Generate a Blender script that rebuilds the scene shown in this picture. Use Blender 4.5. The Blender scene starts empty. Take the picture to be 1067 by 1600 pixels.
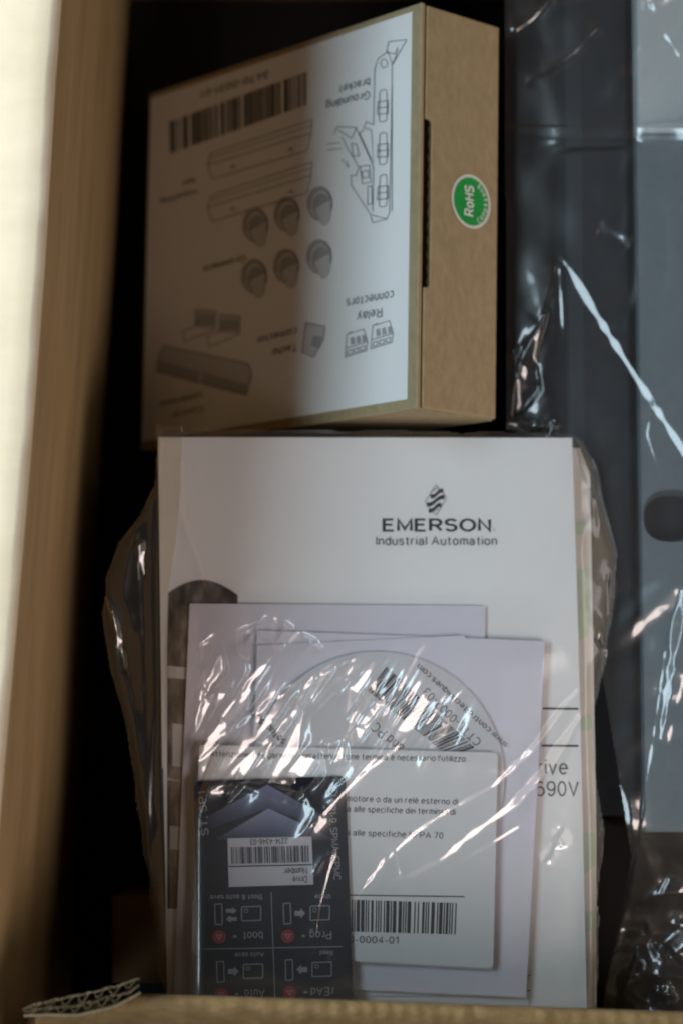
import bpy, bmesh, math, random
import numpy as np
from mathutils import Vector, Matrix
random.seed(7); RNG = np.random.RandomState(11)
R = math.radians
S = bpy.context.scene
COL = S.collection

# ------------------------------------------------------------------ camera
TILT = R(6.0); DIST = 1.148; TH = math.tan(R(12.0))
CAM = np.array([0.0, -DIST*math.sin(TILT), DIST*math.cos(TILT)])
cd = bpy.data.cameras.new('camera'); cam = bpy.data.objects.new('camera', cd); COL.objects.link(cam)
cam.location = CAM; cam.rotation_euler = (TILT, 0, 0)
cd.sensor_fit = 'VERTICAL'; cd.sensor_height = 36; cd.sensor_width = 24; cd.lens = 18/TH
cd.clip_start = .05; cd.clip_end = 50
cd.dof.use_dof = True; cd.dof.focus_distance = 1.085; cd.dof.aperture_fstop = 4.8
S.camera = cam
# ------------------------------------------------------------------ room light (indoors: no sky, no sun)
w = bpy.data.worlds.new('World'); S.world = w; w.use_nodes = True
w.node_tree.nodes['Background'].inputs[0].default_value = (.9, .74, .6, 1)
w.node_tree.nodes['Background'].inputs[1].default_value = .014
def area(name, loc, target, sx, sy, energy, color):
    l = bpy.data.lights.new(name, 'AREA'); l.shape = 'RECTANGLE'; l.size = sx; l.size_y = sy
    l.energy = energy; l.color = color
    o = bpy.data.objects.new(name, l); COL.objects.link(o); o.location = loc
    o.rotation_euler = (Vector(target)-Vector(loc)).to_track_quat('-Z', 'Y').to_euler()
    return o
WEST = np.array((-1.62, .05, 1.78)); LAMP = np.array((1.10, -.78, 1.28))
area('window_light_west', WEST, (0, .05, 0), 3.2, .8, 50, (.68, .88, 1.0))
area('low_window_light', (-1.2, .26, .42), (-.16, .08, .12), .5, .36, 23, (.95, .98, 1.0))
area('room_light_east', (1.5, .15, 1.42), (0, 0, 0), .7, .6, 2.0, (1.0, .87, .82))
area('added_warm_light', LAMP, (0, -.1, 0), .8, .8, 16.5, (1.0, .84, .79))  # added warm light, placed so the film folds mirror pink glints
S.view_settings.view_transform = 'Standard'; S.view_settings.look = 'None'
S.view_settings.exposure = 0; S.view_settings.gamma = 1; S.view_settings.use_curve_mapping = False
S.cycles.transparent_max_bounces = 16; S.cycles.max_bounces = 8
S.cycles.filter_width = 1.9

# ------------------------------------------------------------------ geometry helpers
CT, ST = math.cos(TILT), math.sin(TILT)
def ray(px, py):
    """viewing direction through a point of the photograph (1067 x 1600)"""
    x = (np.asarray(px, float)-533.5)/800*TH; y = -(np.asarray(py, float)-800)/800*TH
    return np.stack([x, y*CT+ST, y*ST-CT], -1)
def U(px, py, z):
    """point at height z seen there"""
    d = ray(px, py); t = (np.asarray(z, float)-CAM[2])/d[..., 2]
    return CAM + d*t[..., None]
class Plane:
    def __init__(s, o, n):
        s.o = np.array(o, float); s.n = np.array(n, float)/np.linalg.norm(n)
        if s.n[2] < 0: s.n = -s.n
    def pix(s, px, py, h=0.0):
        d = ray(px, py); o = s.o+s.n*h
        t = ((o-CAM)@s.n)/(d@s.n)
        return CAM+d*t[..., None]
    @staticmethod
    def three(a, b, c):
        return Plane(a, np.cross(b-a, c-a))
def mesh_obj(name, verts, faces, mat=None, parent=None, smooth=False):
    m = bpy.data.meshes.new(name)
    m.from_pydata([tuple(map(float, v)) for v in verts], [], [tuple(map(int, f)) for f in faces])
    m.validate(); m.update()
    if mat: m.materials.append(mat)
    if smooth: m.polygons.foreach_set('use_smooth', [True]*len(m.polygons))
    o = bpy.data.objects.new(name, m); COL.objects.link(o)
    if parent is not None:
        o.parent = parent
        o.matrix_parent_inverse = Matrix.Translation(parent.location).inverted()
    return o
def empty(name, label, cat, loc=(0, 0, 0), group=None):
    o = bpy.data.objects.new(name, None); COL.objects.link(o); o.location = loc
    o.empty_display_size = .02
    tag(o, label, cat, group); return o
def tag(o, label, cat, group=None):
    o['label'] = label; o['category'] = cat
    if group: o['group'] = group
class MB:
    def __init__(s): s.v = []; s.f = []
    def add(s, v, f):
        b = len(s.v); s.v += [tuple(x) for x in v]; s.f += [tuple(i+b for i in q) for q in f]
    def build(s, name, mat, parent=None, smooth=False, bevel=0):
        o = mesh_obj(name, s.v, s.f, mat, parent, smooth)
        if bevel:
            md = o.modifiers.new('bevel', 'BEVEL'); md.width = bevel; md.segments = 2; md.limit_method = 'ANGLE'
        return o
def slab_pts(top, n, th):
    """closed slab from a top outline (counter-clockwise seen from above) and thickness"""
    top = np.array(top); bot = top-np.array(n)*th; k = len(top)
    f = [tuple(range(k)), tuple(range(2*k-1, k-1, -1))]
    f += [(i, i+k, (i+1) % k+k, (i+1) % k) for i in range(k)]
    return list(top)+list(bot), f
def rounded(poly, r):
    """round the corners of a pixel polygon by r (list or number)"""
    out = []; k = len(poly); P = [np.array(p, float) for p in poly]
    for i in range(k):
        ri = r[i] if isinstance(r, (list, tuple)) else r
        a, b, c = P[i-1], P[i], P[(i+1) % k]
        if ri <= 0: out.append(b); continue
        u = (a-b)/np.linalg.norm(a-b); v = (c-b)/np.linalg.norm(c-b)
        p0, p1 = b+u*ri, b+v*ri
        for t in np.linspace(0, 1, 7):
            out.append((1-t)**2*p0+2*t*(1-t)*b+t*t*p1)
    return np.array(out)
def subdiv_poly(poly, step, wob=0, seed=0):
    rs = np.random.RandomState(seed); out = []
    P = np.array(poly, float)
    for i in range(len(P)):
        a, b = P[i], P[(i+1) % len(P)]; n = max(1, int(np.linalg.norm(b-a)/step))
        for j in range(n):
            out.append(a+(b-a)*j/n+(rs.randn(2)*wob if j else 0))
    return np.array(out)
def slab(name, plane, poly, h, th, mat, parent, bevel=0):
    p = np.array(poly, float)
    ar = np.sum(p[:, 0]*np.roll(p[:, 1], -1)-np.roll(p[:, 0], -1)*p[:, 1])
    if ar > 0: p = p[::-1]            # image y runs down: make it ccw from above
    v, f = slab_pts(plane.pix(p[:, 0], p[:, 1], h), plane.n, th)
    o = mesh_obj(name, v, f, mat, parent)
    return o
def flat(mb, plane, poly, h):
    p = np.array(poly, float)
    ar = np.sum(p[:, 0]*np.roll(p[:, 1], -1)-np.roll(p[:, 0], -1)*p[:, 1])
    if ar > 0: p = p[::-1]
    mb.add(plane.pix(p[:, 0], p[:, 1], h), [tuple(range(len(p)))])
def line(mb, plane, pts, wpx, h, closed=False):
    pts = np.array(pts, float)
    if closed: pts = np.vstack([pts, pts[:1]])
    v, f = strip(pts, wpx)
    mb.add(plane.pix(v[:, 0], v[:, 1], h), f)
# plain sans-serif lettering drawn with strokes: capitals 1 high, small letters .73 high
def A_(cx, cy, rx, ry, a0, a1, n=None):
    n = n or max(4, int(abs(a1-a0)/18))
    return [(cx+rx*math.cos(R(a)), cy+ry*math.sin(R(a))) for a in np.linspace(a0, a1, n+1)]
def O_(cx, cy, rx, ry): return A_(cx, cy, rx, ry, 90, 450, 20)
_S = lambda w, t, m, b: A_(w/2, (t+m)/2, w/2, (t-m)/2, 20, 270)[0:]+A_(w/2, (m+b)/2, w/2, (m-b)/2, 90, -160)
F = {
 'A': [[(0, 0), (.36, 1), (.72, 0)], [(.13, .36), (.59, .36)]], 'B': [[(0, 0), (0, 1), (.38, 1)]+A_(.38, .76, .24, .24, 90, -90)+[(0, .52)], [(.38, .52)]+A_(.38, .26, .28, .26, 90, -90)+[(0, 0)]],
 'C': [A_(.38, .5, .38, .5, 45, 315)], 'D': [[(0, 0), (0, 1), (.32, 1)]+A_(.32, .5, .36, .5, 90, -90)+[(0, 0)]], 'E': [[(.56, 1), (0, 1), (0, 0), (.58, 0)], [(0, .53), (.5, .53)]],
 'F': [[(.54, 1), (0, 1), (0, 0)], [(0, .5), (.46, .5)]], 'G': [A_(.4, .5, .4, .5, 45, 340)+[(.78, .46), (.44, .46)]], 'H': [[(0, 0), (0, 1)], [(.62, 0), (.62, 1)], [(0, .53), (.62, .53)]],
 'I': [[(0, 0), (0, 1)]], 'L': [[(0, 1), (0, 0), (.5, 0)]], 'M': [[(0, 0), (0, 1), (.39, .12), (.78, 1), (.78, 0)]], 'N': [[(0, 0), (0, 1), (.62, 0), (.62, 1)]], 'O': [O_(.42, .5, .42, .5)],
 'P': [[(0, 0), (0, 1), (.36, 1)]+A_(.36, .73, .26, .27, 90, -90)+[(0, .46)]], 'R': [[(0, 0), (0, 1), (.38, 1)]+A_(.38, .74, .25, .26, 90, -90)+[(0, .48)], [(.34, .48), (.66, 0)]],
 'S': [_S(.6, 1, .52, 0)], 'T': [[(0, 1), (.66, 1)], [(.33, 1), (.33, 0)]], 'U': [[(0, 1), (0, .3)]+A_(.31, .31, .31, .31, 180, 360)+[(.62, 1)]], 'V': [[(0, 1), (.34, 0), (.68, 1)]],
 'W': [[(0, 1), (.24, 0), (.47, 1), (.7, 0), (.94, 1)]],
 'a': [[(.02, .56)]+A_(.23, .51, .21, .21, 150, 0)+[(.44, .1), (.5, 0)], A_(.21, .2, .21, .21, 60, 330)+[(.44, .42), (.3, .41)]], 'b': [[(0, 1), (0, 0)], O_(.24, .36, .24, .36)], 'c': [A_(.25, .36, .25, .36, 50, 310)],
 'd': [[(.48, 1), (.48, 0)], O_(.24, .36, .24, .36)], 'e': [[(.01, .38), (.5, .38)]+A_(.25, .36, .25, .36, 5, 315)], 'f': [[(.3, 1)]+A_(.28, .82, .14, .17, 100, 180)+[(.14, 0)], [(0, .7), (.3, .7)]],
 'g': [O_(.24, .36, .24, .36), [(.48, .72), (.48, -.1)]+A_(.24, -.08, .24, .2, 0, -150)], 'h': [[(0, 0), (0, 1)], [(0, .45)]+A_(.22, .5, .22, .22, 170, 0)+[(.44, 0)]], 'i': [[(0, 0), (0, .72)], [(0, .93), (0, 1.02)]],
 'k': [[(0, 0), (0, 1)], [(.4, .72), (0, .3)], [(.14, .44), (.43, 0)]], 'l': [[(0, 0), (0, 1)]], 'm': [[(0, 0), (0, .72)], [(0, .48)]+A_(.18, .53, .18, .19, 170, 0)+[(.36, 0)], [(.36, .48)]+A_(.54, .53, .18, .19, 170, 0)+[(.72, 0)]],
 'n': [[(0, 0), (0, .72)], [(0, .46)]+A_(.22, .5, .22, .22, 170, 0)+[(.44, 0)]], 'o': [O_(.26, .36, .26, .36)], 'p': [[(0, .72), (0, -.28)], O_(.24, .36, .24, .36)], 'q': [[(.48, .72), (.48, -.28)], O_(.24, .36, .24, .36)],
 'r': [[(0, 0), (0, .72)], [(0, .44)]+A_(.24, .5, .24, .21, 170, 75)], 's': [_S(.42, .72, .38, 0)], 't': [[(.14, .95), (.14, .14)]+A_(.28, .14, .14, .14, 180, 280), [(0, .7), (.3, .7)]],
 'u': [[(0, .72), (0, .24)]+A_(.22, .22, .22, .22, 180, 350), [(.44, .72), (.44, 0)]], 'v': [[(0, .72), (.23, 0), (.46, .72)]], 'w': [[(0, .72), (.18, 0), (.34, .68), (.5, 0), (.68, .72)]], 'x': [[(0, .72), (.44, 0)], [(.44, .72), (0, 0)]],
 'y': [[(0, .72), (.23, .02)], [(.46, .72), (.2, -.16), (.06, -.28)]], 'z': [[(0, .72), (.42, .72), (0, 0), (.44, 0)]], '\u00e8': [[(.01, .38), (.5, .38)]+A_(.25, .36, .25, .36, 5, 315), [(.14, 1.02), (.28, .86)]],
 '0': [O_(.27, .5, .27, .5)], '1': [[(.02, .76), (.26, 1), (.26, 0)]], '2': [A_(.27, .72, .27, .28, 165, -30)+[(0, 0), (.55, 0)]], '3': [A_(.25, .75, .24, .25, 160, -90)+A_(.25, .27, .28, .27, 80, -160)],
 '4': [[(.58, .28), (0, .28), (.42, 1), (.42, 0)]], '6': [A_(.28, .5, .28, .5, 50, 180)+[(0, .32)], O_(.28, .31, .28, .31)], '7': [[(0, 1), (.54, 1), (.2, 0)]], '9': [O_(.28, .69, .28, .31), [(.56, .68)]+A_(.28, .5, .28, .5, 0, -140)],
 '-': [[(0, .36), (.28, .36)]], '.': [[(0, 0), (0, .1)]], ',': [[(.03, .1), (0, -.14)]], ':': [[(0, 0), (0, .1)], [(0, .6), (0, .7)]], "'": [[(0, 1), (0, .72)]], '/': [[(0, 0), (.34, 1)]],
 '+': [[(0, .36), (.5, .36)], [(.25, .11), (.25, .61)]], '&': [[(.62, 0), (.14, .7)]+A_(.29, .82, .17, .18, 190, -40)+[(.08, .38)]+A_(.24, .22, .22, .22, 150, 330)+[(.6, .42)]],
}
_glyph = {}
def strip(pts, wd):
    P = np.array(pts, float); keep = [0]+[i for i in range(1, len(P)) if np.linalg.norm(P[i]-P[i-1]) > 1e-4]; P = P[keep]; n = len(P)
    cl = np.linalg.norm(P[0]-P[-1]) < 1e-3 and n > 3
    d = np.diff(P, axis=0); d /= np.linalg.norm(d, axis=1)[:, None]; q = np.stack([-d[:, 1], d[:, 0]], 1); N = []
    for i in range(n):
        a = q[i-1] if i > 0 else (q[-1] if cl else q[0]); b = q[i] if i < n-1 else (q[0] if cl else q[-1])
        m_ = a+b; L = np.linalg.norm(m_)
        m_ = b if L < .3 else m_/L; N.append(m_/max(.5, m_@b)*wd/2)
    N = np.array(N)
    V = np.concatenate([P-N, P+N]); return V, [(i, i+1, i+1+n, i+n) for i in range(n-1)]
def glyph_mesh(s, wt):
    key = (s, wt)
    if key not in _glyph:
        V = []; Q = []; x = 0; nb_ = 0
        for ch in s:
            if ch == ' ': x += .34; continue
            g = F[ch]; wmax = max(p[0] for st_ in g for p in st_)
            for st_ in g:
                v, f = strip([(p[0]+x, p[1]) for p in st_], wt); V.append(v); Q += [tuple(i+nb_ for i in t) for t in f]; nb_ += len(v)
            x += wmax+.19+wt*.5
        _glyph[key] = (np.concatenate(V), Q)
    return _glyph[key]
CAPH = 1.0
class Print:
    """every line of print becomes a part of its own"""
    def __init__(s, name, mat_, parent): s.a = (name, mat_, parent)
    def add(s, v, f):
        mb = MB(); mb.add(v, f); mb.build(*s.a)
def text(mb, plane, s, p0, p1, cap, h, bold=0.0):
    bold = .125+bold*3.2
    """lettering whose base line runs from p0 to p1 on the plane, capitals cap pixels tall"""
    v, f = glyph_mesh(s, bold)
    a = plane.pix(*p0, h); b = plane.pix(*p1, h); d = b-a; L = np.linalg.norm(d); d /= L
    up = np.cross(plane.n, d); x0, x1 = v[:, 0].min(), v[:, 0].max()
    sx = L/(x1-x0); sy = cap*MPX/CAPH
    mb.add(a+np.outer((v[:, 0]-x0)*sx, d)+np.outer(v[:, 1]*sy, up), f)
MPX = 2*TH*DIST/1600
def barcode(mb, plane, c00, c10, c11, c01, h, seed=1, n=46):
    """bars running between edge c00-c01 and edge c10-c11"""
    rs = np.random.RandomState(seed); ws = rs.choice([1, 1, 1, 2, 3], 2*n+1).astype(float)
    ws[0::2] += .15; cs = np.concatenate([[0], np.cumsum(ws)]); cs /= cs[-1]
    q = [np.array(c, float) for c in (c00, c10, c11, c01)]
    for i in range(0, len(ws), 2):
        s, t = cs[i], cs[i+1]
        flat(mb, plane, [q[0]+(q[1]-q[0])*s, q[0]+(q[1]-q[0])*t, q[3]+(q[2]-q[3])*t, q[3]+(q[2]-q[3])*s], h)
def loft(rows, closed=True):
    """rows: list of equally long poly-lines (profile position x along)"""
    rows = [np.array(r) for r in rows]; k = len(rows[0]); nr = len(rows); v = np.concatenate(rows); f = []
    for i in range(nr if closed else nr-1):
        j = (i+1) % nr
        for a in range(k-1): f.append((i*k+a, i*k+a+1, j*k+a+1, j*k+a))
    if closed:
        f.append(tuple(i*k for i in range(nr))[::-1]); f.append(tuple(i*k+k-1 for i in range(nr)))
    return v, f
def interp(pts, n):
    pts = np.array(pts, float); s = np.concatenate([[0], np.cumsum(np.linalg.norm(np.diff(pts, axis=0), axis=1))])
    t = np.linspace(0, s[-1], n)
    return np.stack([np.interp(t, s, pts[:, i]) for i in range(pts.shape[1])], 1)
# ------------------------------------------------------------------ numpy noise and folds
def vnoise(x, y, seed):
    rs = np.random.RandomState(seed); g = rs.rand(257, 257)*2-1
    xi = np.floor(x).astype(int); yi = np.floor(y).astype(int); fx = x-xi; fy = y-yi
    fx = fx*fx*fx*(fx*(fx*6-15)+10); fy = fy*fy*fy*(fy*(fy*6-15)+10); xi %= 256; yi %= 256
    return (g[xi, yi]*(1-fx)+g[xi+1, yi]*fx)*(1-fy)+(g[xi, yi+1]*(1-fx)+g[xi+1, yi+1]*fx)*fy
def seg_dist(x, y, pts):
    best = np.full(x.shape, 1e9); P = np.array(pts, float)
    for a, b in zip(P[:-1], P[1:]):
        d = b-a; L2 = d@d+1e-9
        t = np.clip(((x-a[0])*d[0]+(y-a[1])*d[1])/L2, 0, 1)
        best = np.minimum(best, np.hypot(x-a[0]-t*d[0], y-a[1]-t*d[1]))
    return best
def ridge(x, y, pts, hmm, wpx, rnd=1.5):
    """fold: sharp crest with slopes that fade, tapering at both ends"""
    P = np.array(pts, float); best = np.full(x.shape, 1e9); tt = np.zeros(x.shape)
    sl = np.concatenate([[0], np.cumsum(np.linalg.norm(np.diff(P, axis=0), axis=1))]); T = sl[-1]
    for i, (a, b) in enumerate(zip(P[:-1], P[1:])):
        d = b-a; L2 = d@d+1e-9
        t = np.clip(((x-a[0])*d[0]+(y-a[1])*d[1])/L2, 0, 1)
        dd = np.hypot(x-a[0]-t*d[0], y-a[1]-t*d[1]); m = dd < best
        best = np.where(m, dd, best); tt = np.where(m, (sl[i]+t*math.sqrt(L2))/T, tt)
    env = np.clip(np.minimum(tt, 1-tt)*5, .12, 1)
    return hmm*1e-3*env*np.exp(-(np.sqrt(best**2+rnd**2)-rnd)/wpx)
def facing(px, py, z, light):
    """height gain per pixel (right, down) of a film patch that mirrors the light towards the viewer"""
    p = U(float(px), float(py), z); a = light-p; b = CAM-p; h = a/np.linalg.norm(a)+b/np.linalg.norm(b)
    return -MPX*h[0]/h[2], MPX*h[1]/h[2]
def streak(x, y, pts, wpx, light, z=0.0, taper=.15, wav=0.0):
    """long pulled fold: a narrow flat strip turned so that it mirrors the light, easing out on both sides"""
    P = interp(pts, max(12, len(pts)*6)); best = np.full(x.shape, 1e9); out = np.zeros(x.shape)
    sl = np.concatenate([[0], np.cumsum(np.linalg.norm(np.diff(P, axis=0), axis=1))]); T = sl[-1]
    for i, (a, b) in enumerate(zip(P[:-1], P[1:])):
        d = b-a; L = math.hypot(*d); d = d/L; n = np.array([d[1], -d[0]])
        t = np.clip((x-a[0])*d[0]+(y-a[1])*d[1], 0, L); qx = x-a[0]-t*d[0]; qy = y-a[1]-t*d[1]
        dd = np.hypot(qx, qy); m = dd < best; sd = qx*n[0]+qy*n[1]; sd = np.sign(sd)*dd
        g = facing(*(a+b)/2, z, light); gn = g[0]*n[0]+g[1]*n[1]
        tt = (sl[i]+t)/T; env = np.clip(np.minimum(tt, 1-tt)/taper, 0, 1)
        w2 = wpx/2*(.35+.65*env)*(1+wav*np.sin(tt*T/9.0+np.sin(tt*T/23.0)*2))
        ad = np.abs(sd); pr = np.where(ad < w2, sd, np.sign(sd)*w2*np.exp(-(ad-w2)/(2.2*w2+2)))
        out = np.where(m, gn*pr*np.clip(env*6, 0, 1), out); best = np.where(m, dd, best)
    return out
def blob(x, y, cx, cy, rx, ry, p=2):
    return np.exp(-(np.abs((x-cx)/rx)**p+np.abs((y-cy)/ry)**p))
def crumple(x, y, scale, seed):
    """facetted relief: distance cones round scattered points, warped, two sizes"""
    wx = x+scale*.35*vnoise(x/scale, y/scale, seed+5); wy = y+scale*.35*vnoise(x/scale, y/scale, seed+6)
    h = np.zeros(x.shape)
    for k, (sc, am) in enumerate(((scale, 1.0), (scale*.5, .45))):
        u = wx/sc; v = wy/sc; iu = np.floor(u).astype(int); iv = np.floor(v).astype(int)
        rs = np.random.RandomState(seed+k); gx = rs.rand(128, 128); gy = rs.rand(128, 128)
        f1 = np.full(x.shape, 9.0); f2 = np.full(x.shape, 9.0)
        for di in (-1, 0, 1):
            for dj in (-1, 0, 1):
                a = (iu+di) % 128; b = (iv+dj) % 128
                d = np.hypot(iu+di+gx[a, b]-u, iv+dj+gy[a, b]-v)
                f2 = np.where(d < f1, f1, np.minimum(f2, d)); f1 = np.minimum(f1, d)
        h += am*sc*(f1 if k == 0 else -(f2-f1)*.6)
    return h*MPX
def blur(a, n):
    for _ in range(n):
        p = np.pad(a, 1, 'edge'); a = (p[1:-1, 1:-1]*2+p[:-2, 1:-1]+p[2:, 1:-1]+p[1:-1, :-2]+p[1:-1, 2:])/6
    return a
def inside_poly(x, y, poly):
    P = np.array(poly, float); c = np.zeros(x.shape, bool)
    for i in range(len(P)):
        x1, y1 = P[i-1]; x2, y2 = P[i]
        if y1 == y2: continue
        c ^= ((y1 > y) != (y2 > y)) & (x < (x2-x1)*(y-y1)/(y2-y1)+x1)
    return c
def height_mesh(name, X, Y, Z, mask, mat, parent=None):
    P = U(X, Y, Z); idx = -np.ones(X.shape, int); idx[mask] = np.arange(mask.sum())
    a, b, c, d = idx[:-1, :-1], idx[:-1, 1:], idx[1:, 1:], idx[1:, :-1]
    ok = (a >= 0) & (b >= 0) & (c >= 0) & (d >= 0)
    F = np.stack([d[ok], c[ok], b[ok], a[ok]], 1); V = P[mask]
    m = bpy.data.meshes.new(name)
    m.vertices.add(len(V)); m.vertices.foreach_set('co', V.astype(np.float32).ravel())
    m.loops.add(F.size); m.loops.foreach_set('vertex_index', F.astype(np.int32).ravel())
    m.polygons.add(len(F)); m.polygons.foreach_set('loop_start', np.arange(0, F.size, 4, dtype=np.int32))
    m.polygons.foreach_set('use_smooth', np.ones(len(F), bool))
    m.update(calc_edges=True); m.validate(); m.materials.append(mat)
    o = bpy.data.objects.new(name, m); COL.objects.link(o)
    if parent is not None:
        o.parent = parent; o.matrix_parent_inverse = Matrix.Translation(parent.location).inverted()
    return o

# ------------------------------------------------------------------ materials
def mat(name, col, rough=.7, col2=None, scale=60, stretch=(1, 1, 1), bump=0, bscale=400, detail=4, spec=.35, bdist=.001, rot=(0, 0, 0), metal=0, coat=0):
    m = bpy.data.materials.new(name); m.use_nodes = True; nt = m.node_tree; b = nt.nodes['Principled BSDF']
    b.inputs['Base Color'].default_value = (*col, 1); b.inputs['Roughness'].default_value = rough
    b.inputs['Specular IOR Level'].default_value = spec; b.inputs['Metallic'].default_value = metal
    b.inputs['Coat Weight'].default_value = coat
    tc = nt.nodes.new('ShaderNodeTexCoord'); mp = nt.nodes.new('ShaderNodeMapping')
    mp.inputs['Scale'].default_value = stretch; mp.inputs['Rotation'].default_value = rot
    nt.links.new(tc.outputs['Object'], mp.inputs[0])
    if col2:
        n = nt.nodes.new('ShaderNodeTexNoise'); n.inputs['Scale'].default_value = scale; n.inputs['Detail'].default_value = detail
        n.inputs['Roughness'].default_value = .65
        r = nt.nodes.new('ShaderNodeValToRGB'); r.color_ramp.elements[0].position = .3; r.color_ramp.elements[1].position = .7
        r.color_ramp.elements[0].color = (*col, 1); r.color_ramp.elements[1].color = (*col2, 1)
        nt.links.new(mp.outputs[0], n.inputs['Vector']); nt.links.new(n.outputs[0], r.inputs[0]); nt.links.new(r.outputs[0], b.inputs['Base Color'])
    if bump:
        n2 = nt.nodes.new('ShaderNodeTexNoise'); n2.inputs['Scale'].default_value = bscale; n2.inputs['Detail'].default_value = 4
        bp = nt.nodes.new('ShaderNodeBump'); bp.inputs['Strength'].default_value = bump; bp.inputs['Distance'].default_value = bdist
        nt.links.new(mp.outputs[0], n2.inputs['Vector']); nt.links.new(n2.outputs[0], bp.inputs['Height']); nt.links.new(bp.outputs[0], b.inputs['Normal'])
    return m
M = {}
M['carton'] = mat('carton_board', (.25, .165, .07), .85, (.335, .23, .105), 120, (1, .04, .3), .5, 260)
M['carton_lit'] = mat('carton_lit_board', (.54, .46, .33), .85, (.61, .53, .39), 30, (.25, 1, 1), .4, 120, bdist=.0012)  # paler copy of the carton board, strong light bleached into its colour
M['carton_dark'] = mat('carton_shaded_board', (.15, .095, .045), .9, (.19, .125, .06), 40, (1, .2, .5), .3, 300)  # darker carton board, shade of the deep interior put into its colour
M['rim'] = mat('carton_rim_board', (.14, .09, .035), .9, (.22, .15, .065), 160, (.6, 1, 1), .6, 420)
M['raw'] = mat('raw_board_edge', (.25, .20, .12), .9, (.14, .11, .06), 300, bump=.5, bscale=900)
M['shade_sheet'] = mat('floor_shade_black', (.012, .011, .010), .95, bump=.5, bscale=700)  # near-black for the added bottom sheet, shade as colour
M['kraft'] = mat('kraft_board', (.29, .228, .128), .85, (.37, .295, .172), 260, (1, .5, 1), .4, 900, bdist=.0005)
M['label'] = mat('label_paper', (.80, .80, .79), .55, (.77, .77, .76), 20)
M['cover'] = mat('cover_paper', (.79, .80, .795), .45, (.77, .78, .775), 14, bump=.08, bscale=60)
M['cover_old'] = mat('booklet_paper', (.70, .70, .67), .55, (.66, .66, .63), 18)
M['sheet'] = mat('lavender_paper', (.67, .66, .73), .6, (.64, .63, .70), 16)
M['white'] = mat('leaflet_paper', (.68, .68, .68), .5, (.66, .66, .66), 20)
M['spine'] = mat('cream_spine_strip', (.73, .70, .60), .6, (.69, .65, .55), 30)
M['page'] = mat('page_edges', (.66, .64, .58), .8, (.5, .48, .42), 900, (.01, .01, 1))
M['ink'] = mat('black_ink', (.025, .025, .028), .5)
M['ink2'] = mat('grey_ink', (.10, .10, .11), .5)
M['inkline'] = mat('thin_line_ink', (.16, .16, .17), .5)
M['tone'] = mat('printed_grey_tone', (.54, .54, .54), .55)
M['tone2'] = mat('printed_dark_tone', (.34, .34, .34), .55)
M['green'] = mat('green_sticker', (.008, .30, .055), .4, (.01, .34, .07), 60)
M['wht'] = mat('white_print', (.78, .80, .79), .45)
M['cardblk'] = mat('card_black', (.011, .012, .018), .35, (.016, .017, .026), 20)
M['cardprint'] = mat('card_grey_print', (.30, .30, .32), .5)
M['cardlabel'] = mat('card_label_field', (.50, .49, .53), .5)
M['cardred'] = mat('card_red_print', (.33, .025, .03), .45)
M['paleg'] = mat('pale_green_print', (.50, .66, .52), .55)
M['disc'] = mat('disc_print', (.62, .62, .64), .28, (.58, .58, .60), 20, coat=.4)
M['dev_dark'] = mat('dark_device_plastic', (.012, .016, .021), .55, (.016, .021, .027), 200, bump=.15, bscale=1500, bdist=.0003, spec=.2)
M['dev_grey'] = mat('grey_device_plastic', (.12, .16, .18), .5, (.135, .178, .20), 200, bump=.2, bscale=1500, bdist=.0003)
M['dev_light'] = mat('light_grey_cover_plastic', (.40, .46, .48), .5, (.42, .48, .50), 200, bump=.15, bscale=1500, bdist=.0003)
M['hole'] = mat('black_recess', (.016, .019, .024), .5)
M['floor'] = mat('red_floor', (.020, .003, .0022), .95, (.028, .005, .0035), 8, spec=0)
def vcol_mat(name, rough=.35):
    m = bpy.data.materials.new(name); m.use_nodes = True; nt = m.node_tree; b = nt.nodes['Principled BSDF']
    a = nt.nodes.new('ShaderNodeVertexColor'); a.layer_name = 'print'; b.inputs['Roughness'].default_value = rough
    nt.links.new(a.outputs[0], b.inputs['Base Color']); return m
M['chevron'] = vcol_mat('blue_chevron_print')
def photo_mat():
    m = bpy.data.materials.new('printed_machine_photo'); m.use_nodes = True; nt = m.node_tree; b = nt.nodes['Principled BSDF']
    tc = nt.nodes.new('ShaderNodeTexCoord'); mp = nt.nodes.new('ShaderNodeMapping'); mp.inputs['Scale'].default_value = (110, 45, 45)
    v = nt.nodes.new('ShaderNodeTexNoise'); v.inputs['Scale'].default_value = 1.0; v.inputs['Detail'].default_value = 3
    r = nt.nodes.new('ShaderNodeValToRGB')
    e = r.color_ramp.elements; e[0].position = .36; e[0].color = (.02, .018, .016, 1); e[1].position = .66; e[1].color = (.30, .27, .24, 1)
    k = e.new(.5); k.color = (.10, .085, .075, 1)
    nt.links.new(tc.outputs['Object'], mp.inputs[0]); nt.links.new(mp.outputs[0], v.inputs['Vector']); nt.links.new(v.outputs[0], r.inputs[0])
    nt.links.new(r.outputs[0], b.inputs['Base Color']); b.inputs['Roughness'].default_value = .45
    return m
M['photo'] = photo_mat()
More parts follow.
